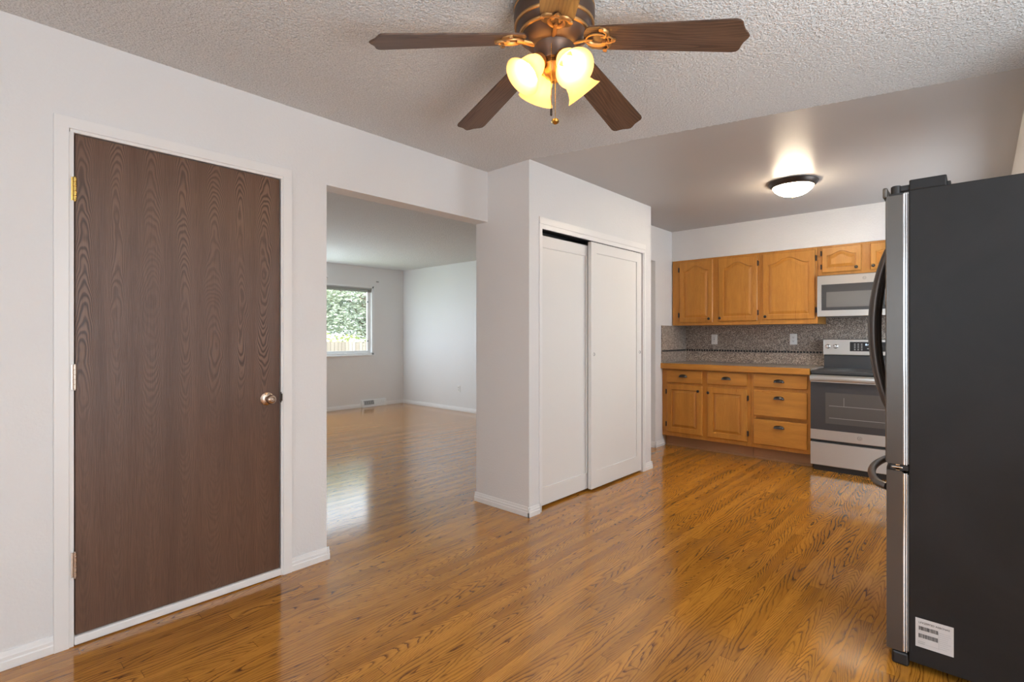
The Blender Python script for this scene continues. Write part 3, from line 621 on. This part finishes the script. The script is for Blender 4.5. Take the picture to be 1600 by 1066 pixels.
# ---------------------------------------------------------------- refrigerator
FY0, FY1, FB = 2.400, 3.305, -.197
t = thing('refrigerator', (.12, 2.85, 0), 'black-sided french door refrigerator with grey stainless doors at the right', 'refrigerator')
m = MB(); m.box(FB, .47, FY0, FY1, .028, 1.776, bev=.004); body = obj('cabinet_shell', m, M_FSIDE, t)
boxes('base_grille', M_BLACK, [(FB-.030, FB+.02, FY0+.062, FY1-.062, .012, .05)], t, bev=.004)
for q in ((FB-.052, FB, FY0+.004, FY0+.06, .0, .049), (FB-.052, FB, FY1-.06, FY1-.004, .0, .049), (.40, .46, FY0+.02, FY0+.07, 0, .03), (.40, .46, FY1-.07, FY1-.02, 0, .03)): boxes('leveling_foot', M_BLACK, [q], t, bev=.008)
def fdoor(y0, y1, z0, z1, nm):
    m = MB(); o = []; xf = -.262; n_ = 14       # bowed front skin around a flat-sided core
    for k in range(n_+1):
        u = k/n_; o.append((xf-.014*(1-(2*u-1)**4)-.002, y0+(y1-y0)*u))
    m.prism([(-.214, y0), (-.214, y1)]+o[::-1], z0, z1, bev=.003)
    return obj(nm, m, M_FDOOR, t)
YM_ = (FY0+FY1)/2
doors = [fdoor(FY0+.001, YM_-.003, .752, 1.766, 'door'), fdoor(YM_+.003, FY1-.001, .752, 1.766, 'door')]
fz = fdoor(FY0+.001, FY1-.001, .052, .728, 'freezer_drawer')
for p, a, b_, z0, z1 in ((doors[0], FY0, YM_-.004, .752, 1.768), (doors[1], YM_+.004, FY1, .752, 1.768), (fz, FY0, FY1, .055, .722)):
    m = MB(); m.box(-.2145, -.2075, a+.0005, b_-.0005, z0, z1, bev=.002); m.box(-.2055, -.202, a+.0015, b_-.0015, z0, z1, bev=.001); obj('edge_trim', m, M_CHROME, p, label='bright chrome edge strip')
    m = MB(); m.box(-.2075, -.1972, a+.006, b_-.006, z0+.004, z1-.004); obj('gasket', m, M_GREYP, p)
for p, a, b_ in ((doors[0], FY0+.003, YM_-.006), (doors[1], YM_+.006, FY1-.003)):
    m = MB(); m.box(-.277, -.262, a+.004, b_-.004, 1.76, 1.800, bev=.005); obj('top_lip', m, M_FDOOR, p)
for y0, y1, s_ in ((FY0, FY0+.085, 1), (FY1-.085, FY1, -1)):
    m = MB(); m.box(FB+.001, -.089, y0+.001, y1, 1.774, 1.814, bev=.004); m.box(-.092, -.078, y0+.012, y1-.03, 1.774, 1.792, bev=.003)
    h = obj('hinge_cover', m, M_FSIDE, t)
    yc = y0+.03 if s_ == 1 else y1-.03
    m = MB(); m.lathe([(0, 1.764), (.017, 1.764), (.017, 1.799), (.014, 1.802), (0, 1.802)], Matrix.Translation((-.236, yc-.008*s_, 0)), 24); m.box(-.236, FB+.005, yc-.016, yc+.016, 1.779, 1.800, bev=.003); m.box(-.258, -.212, y0+.004, y1-.02, 1.763, 1.772, bev=.001)
    obj('hinge', m, M_BLACK, h, smooth=True)
m = MB()
for z in (.728,): m.box(-.255, FB, FY0+.004, FY1-.004, z+.002, z+.022, bev=.002)
obj('mullion', m, M_BLACK, t)
m = MB(); m.box(-.250, -.215, FY0+.003, FY0+.05, .738, .744, bev=.002); m.box(-.236, -.224, FY0+.004, FY0+.03, .730, .752); obj('middle_hinge', m, M_CHROME, t)
for y, dr in ((YM_-.055, doors[0]), (YM_+.055, doors[1])):
    pts = []; rr = []
    for k in range(33):
        u = k/32; z = .88+(1.655-.88)*u; bow = sin(pi*u)**.62; pts.append((-.272-.085*bow, y, z)); rr.append(.013+.005*sin(pi*u))
    m = MB(); m.tube(pts, rr, 14, squash=1.25); obj('handle', m, M_HANDLE, dr, smooth=True)
pts = []
for k in range(33):
    u = k/32; pts.append((-.272-.088*sin(pi*u)**.55, FY0+.10+(FY1-FY0-.20)*u, .640))
m = MB(); m.tube(pts, .015, 14, squash=1.0); obj('handle', m, M_HANDLE, fz, smooth=True)
# rating sticker
lx0, lx1, lz0, lz1 = -.177, -.070, .094, .199
m = MB(); m.box(lx0, lx1, FY0-.0008, FY0-.0001, lz0, lz1); st = obj('sticker', m, M_PAPER, body, label='white rating sticker with barcodes')
TM = lambda x, z: Matrix.Translation((x, FY0-.001, z)) @ Matrix.Rotation(pi/2, 4, 'X')
text('LFX25973D ASBCNA0', .0092, TM(lx0+.009, lz1-.018), M_INK, st)
m = MB()
for z0, z1, sd_ in ((lz1-.042, lz1-.028, 3), (lz1-.070, lz1-.055, 5)):
    rr = random.Random(sd_); x = lx0+.009
    while x < lx0+.064:
        w_ = rr.choice((.0005, .0009, .0013)); m.box(x, x+w_, FY0-.0012, FY0-.0009, z0, z1); x += w_+rr.choice((.0005, .0008, .0011))
obj('barcode', m, M_INK, st)
m = MB()
for z, l in ((lz0+.020, .020), (lz0+.014, .018)): m.box(lx0+.008, lx0+.008+l, FY0-.0012, FY0-.0009, z, z+.0012)
for k in range(9): m.box(lx0+.066, lx0+.066+R.uniform(.022, .034), FY0-.0011, FY0-.0009, lz1-.034-k*.007, lz1-.0335-k*.007)
m.box(lx0+.0079, lx0+.0082, FY0-.0012, FY0-.0009, lz0+.014, lz0+.021); m.box(lx0+.008, lx0+.067, FY0-.0012, FY0-.0009, lz0+.0135, lz0+.0138); m.box(lx0+.0655, lx0+.0658, FY0-.0011, FY0-.0009, lz0+.0136, lz1-.09); m.box(lx0+.0655, lx0+.0658, FY0-.0011, FY0-.0009, lz1-.091, lz1-.034); obj('fine_print', m, M_GREYP, st)

# ---------------------------------------------------------------- ceiling fan
FX, FYc = -1.146, 1.483
t = thing('ceiling_fan', (FX, FYc, H), 'dark bronze ceiling fan with five walnut blades and four lit glass shades', 'ceiling fan')
FC = Matrix.Translation((FX, FYc, 0))
m = MB(); m.lathe([(.095, H-.005), (.135, H-.008), (.146, H-.030), (.147, H-.055), (.140, H-.085), (.128, H-.108), (.122, H-.112), (.112, H-.130), (.090, H-.150), (.075, H-.158), (0, H-.158)], FC, 56); obj('motor_housing', m, M_BRONZEF, t, smooth=True)
for z, r in ((H-.082, .1425), (H-.112, .1255), (H-.022, .1445)):
    m = MB(); m.lathe([(r-.004, z+.006), (r+.0015, z+.005), (r+.003, z), (r+.0005, z-.005), (r-.007, z-.006)], FC, 56, cap=False); obj('band', m, M_GOLD, t, smooth=True, label='rubbed gold band')
m = MB(); m.lathe([(.070, 2.292), (.075, 2.284), (.072, 2.272), (.064, 2.262), (.062, 2.240), (.058, 2.228), (.046, 2.221), (0, 2.221)], FC, 48); cup = obj('switch_housing', m, M_BRONZEF, t, smooth=True)
m = MB(); m.lathe([(.045, 2.222), (.047, 2.213), (.040, 2.203), (.040, 2.190), (.032, 2.178), (.018, 2.170), (.012, 2.158), (0, 2.154)], FC, 40); fit = obj('light_fitter', m, M_GOLD, t, smooth=True)
ZB, RB = 2.318, .66
out = [(.122, -.040), (.134, -.052), (.16, -.056), (.612, -.073), (.625, -.070), (.634, -.060), (.638, -.044), (.644, -.028), (.655, -.012), (.660, 0), (.655, .012), (.644, .028), (.638, .044), (.634, .060), (.625, .070), (.612, .073), (.16, .056), (.134, .052), (.122, .040), (.114, .022), (.111, 0), (.114, -.022)]
me_blade = None
for k in range(5):
    a = radians(22.7+72*k)
    L = Matrix.Translation((FX, FYc, ZB)) @ Matrix.Rotation(a, 4, 'Z') @ Matrix.Rotation(radians(10.3), 4, 'Y') @ Matrix.Rotation(radians(-11), 4, 'X')
    m = MB(); m.prism(out, -.003, .003, bev=.0012)
    b = obj('blade', m, M_BLADE, t); b.matrix_local = Matrix.Translation((-FX, -FYc, -H)) @ L   # own frame: grain runs along the blade
    m = MB()
    sh_ = Matrix.Translation((-.045, 0, 0))
    m.tube([(.105, 0, -.020), (.135, 0, -.016), (.165, 0, -.009), (.19, 0, -.0075)], [.009, .010, .009, .006], 10, mat=sh_, squash=.6)
    m.tube([(.168+.078*(.5-.5*cos(u)), .027*sin(u), -.0065) for u in [2*pi*q/28 for q in range(29)]], .0075, 8, mat=sh_, squash=.55)
    for s_ in (1, -1):
        m.tube([(.236, s_*.008, -.0065), (.246, s_*.020, -.0065), (.246, s_*.034, -.0065), (.234, s_*.046, -.0065), (.222, s_*.050, -.006)], [.010, .010, .009, .0085, .006], 8, mat=sh_, squash=.5)
        m.lathe([(0, -.004), (.008, -.004), (.008, .001), (0, .003)], sh_ @ Matrix.Translation((.228, s_*.048, -.009)), 12)
    m.tube([(.222, -.012, -.0065), (.252, -.012, -.0065), (.270, 0, -.0065), (.252, .012, -.0065), (.222, .012, -.0065)], .008, 8, mat=sh_, squash=.5)
    m.lathe([(0, -.005), (.009, -.004), (.009, .001), (0, .003)], sh_ @ Matrix.Translation((.264, 0, -.009)), 12)
    br = obj('blade_iron', m, M_GOLD, b, smooth=True); br.location = (0, 0, 0)
ORG_SH = 2.185
for k in range(4):
    az = radians(-20+90*k); ax = Vector((cos(az)*cos(radians(47)), sin(az)*cos(radians(47)), -sin(radians(47))))
    base = Vector((FX+.050*cos(az), FYc+.050*sin(az), 2.235)); Q = Matrix.Translation(base) @ ax.to_track_quat('Z', 'Y').to_matrix().to_4x4()
    m = MB(); m.tube([(FX+.028*cos(az), FYc+.028*sin(az), 2.205), base+ax*-.002, base+ax*.014], .009, 10)
    m.lathe([(.012, .004), (.026, .008), (.029, .014), (.029, .028), (.025, .030)], Q, 28); sk = obj('socket', m, M_GOLD, t, smooth=True)
    m = MB(); m.lathe([(.026, .020), (.032, .030), (.040, .048), (.0445, .070), (.0475, .088), (.056, .106), (.068, .120), (.070, .1215), (.067, .1195), (.0545, .104), (.0455, .088), (.0425, .070), (.038, .049), (.030, .031), (.024, .022)], Q, 44, cap=False)
    sh = obj('lamp_shade', m, M_SHADE, t, smooth=True)
    m = MB(); m.lathe([(0, .030), (.010, .030), (.011, .045), (.020, .062), (.023, .076), (.020, .090), (.010, .098), (0, .100)], Q, 20); obj('bulb', m, M_BULB, sh, smooth=True)
# pull chains
tow = Vector((-FX, -FYc, 0)).normalized(); side = Vector((tow.y, -tow.x, 0))
def chain(px, z0, z1, fob):
    m = MB(); z = z0
    m.tube([(px.x, px.y, z0), (px.x, px.y, z1)], .0009, 6)
    while z > z1: m.sphere((px.x, px.y, z), .0018, 6); z -= .0065
    c = obj('pull_chain', m, M_BRASS, cup, smooth=True); m = MB()
    if fob == 'bar': m.lathe([(0, z1), (.0035, z1-.002), (.0042, z1-.012), (.0042, z1-.024), (0, z1-.028)], Matrix.Translation((px.x, px.y, 0)), 14); obj('chain_fob', m, M_BRONZE, c, smooth=True, label='dark bar fob')
    else: m.lathe([(0, z1), (.003, z1-.002), (.012, z1-.007), (.0145, z1-.013), (.012, z1-.018), (.004, z1-.023), (0, z1-.024)], Matrix.Translation((px.x, px.y, 0)), 22); obj('chain_fob', m, M_BRASS, c, smooth=True, label='round brass fob')
cc = Vector((FX, FYc, 0)); img_r = Vector((cos(YAW), sin(YAW), 0))
chain(cc+tow*.064-img_r*.010, 2.275, 2.035, 'bar'); chain(cc+tow*.02+img_r*.004, 2.16, 2.020, 'ball')

# ---------------------------------------------------------------- kitchen ceiling light
LX, LY = -1.085, 4.455; K = Matrix.Translation((LX, LY, 0))
t = thing('ceiling_light', (LX, LY, H), 'round flush-mount light with frosted dome and bronze rim on the kitchen ceiling', 'ceiling light')
m = MB(); m.lathe([(.120, H), (.172, H), (.176, H-.006), (.168, H-.020), (.156, H-.034), (.146, H-.040), (.138, H-.036), (.138, H-.010)], K, 56, cap=False); obj('rim', m, M_BRONZE, t, smooth=True)
m = MB(); m.lathe([(.144, H-.030), (.142, H-.042), (.130, H-.060), (.108, H-.080), (.076, H-.097), (.040, H-.107), (0, H-.110)], K, 56, cap=False); obj('glass_dome', m, M_DOME, t, smooth=True)
m = MB(); m.lathe([(0, H-.105), (.012, H-.108), (.013, H-.112), (.006, H-.116), (.007, H-.121), (0, H-.126)], K, 20); obj('finial', m, M_BRASS, t, smooth=True)

# ---------------------------------------------------------------- outdoors
boxes('lawn', M_GRASS, [(-40, -8.2, -12, 34, -.75, -.70)], label='pale sunlit lawn beyond the living room window', category='lawn', kind='structure')
t = thing('wood_fence', (-17, 10, -.7), 'weathered board fence beyond the tree outside', 'fence')
m = MB(); y = 2.0
while y < 20: m.box(-17.02, -17.0, y, y+.135, -.7, 1.02+R.uniform(-.015, .015)); y += .142
obj('boards', m, M_FENCE, t)
boxes('rail', M_FENCE, [(-17.06, -17.02, 2, 20, -.3, -.21), (-17.06, -17.02, 2, 20, .7, .79)], t)
t = thing('tree', (-12.6, 8.0, -.7), 'leafy green tree outside the living room window', 'tree')
m = MB(); m.tube([(-12.6, 8.0, -.7), (-12.62, 8.0, .3), (-12.6, 7.95, 1.1), (-12.7, 7.8, 2.2), (-12.8, 7.6, 2.7)], [.16, .13, .11, .09, .04], 10)
for e_ in ((-12.9, 6.2, 2.0), (-12.2, 6.6, 2.6), (-13.4, 8.9, 2.6), (-12.3, 9.3, 2.6), (-12.8, 6.9, 2.8)):
    a = Vector((-12.6, 7.95, 1.15)); e_ = Vector(e_); md = a.lerp(e_, .5)+Vector((0, 0, .12)); m.tube([a, md, e_], [.06, .04, .015], 7)
obj('trunk', m, M_BARK, t, smooth=True)
t2 = bmesh.new(); cl = []
for k in range(60): cl.append(Vector((-12.5+R.gauss(0, .5), R.uniform(5.6, 9.4), R.uniform(1.35, 1.75))))
for k in range(150):
    u = Vector((R.gauss(0, 1), R.gauss(0, 1), R.gauss(0, .8))).normalized()*R.uniform(.5, 1.0)
    cl.append(Vector((-12.7+u.x*1.7, 7.75+u.y*2.1, 2.3+u.z*1.0)))
for k in range(26000):
    c_ = R.choice(cl); p = c_+Vector((R.gauss(0, .22), R.gauss(0, .24), R.gauss(0, .16)))
    if p.z < 1.12+.25*sin(p.y*3) or p.z > 3.05+.15*sin(p.y*4+p.x): continue
    q = Matrix.Rotation(R.uniform(0, 6.3), 3, 'Z') @ Matrix.Rotation(R.uniform(-1.2, 1.2), 3, 'X'); l, w_ = R.uniform(.035, .065), R.uniform(.018, .03)
    t2.faces.new([t2.verts.new(p+q @ Vector(v)) for v in ((-l, 0, 0), (0, -w_, .01), (l, 0, 0), (0, w_, .01))])
m = MB(); m.add(t2); obj('foliage', m, M_LEAF, t)
t2 = bmesh.new()
for k in range(5000):
    p = Vector((-18.3+R.gauss(0, .3), R.uniform(6, 16), 0)); p.z = -.7+R.random()**.7*(2.2+.25*sin(p.y*1.7))
    q = Matrix.Rotation(R.uniform(0, 6.3), 3, 'Z') @ Matrix.Rotation(R.uniform(-1.2, 1.2), 3, 'X'); l = R.uniform(.06, .12)
    t2.faces.new([t2.verts.new(p+q @ Vector(v)) for v in ((-l, 0, 0), (0, -l*.4, .01), (l, 0, 0), (0, l*.4, .01))])
m = MB(); m.add(t2); obj('shrub', m, plain('yellow_green_leaves', (.42, .48, .14), .6), label='yellow-green shrubs behind the board fence', category='shrub', kind='stuff')
# parked car, only its roof shows above the sill
t = thing('car', (-12.4, 7.4, -.7), 'white parked car whose roof shows above the window sill', 'car')
CM = Matrix.Translation((-11.3, 7.55, -.7)) @ Matrix(((0, 0, 1, 0), (1, 0, 0, 0), (0, 1, 0, 0), (0, 0, 0, 1)))
m = MB(); m.prism([(-2.1, .25), (2.1, .25), (2.15, .6), (2.05, .85), (1.3, .98), (-1.5, 1.0), (-2.1, .9), (-2.15, .55)], -.82, .82, CM, bev=.05); obj('car_body', m, M_CAR, t, smooth=True)
m = MB(); m.prism([(-1.55, .99), (1.0, .98), (.35, 1.42), (-.95, 1.45)], -.72, .72, CM, bev=.03); obj('car_windows', m, M_BLKGLASS, t)
m = MB(); m.prism([(.38, 1.40), (.30, 1.475), (-.2, 1.51), (-.9, 1.49), (-1.02, 1.42)], -.70, .70, CM, bev=.03); obj('roof', m, M_CAR, t, smooth=True)
for a, b_ in ((-1.3, -.80), (1.35, -.80), (-1.3, .62), (1.35, .62)):
    m = MB(); m.lathe([(0, 0), (.24, 0), (.32, .02), (.32, .18), (.24, .2), (0, .2)], CM @ Matrix.Translation((a, .32, b_)), 28); obj('wheel', m, M_TYRE, t, smooth=True)
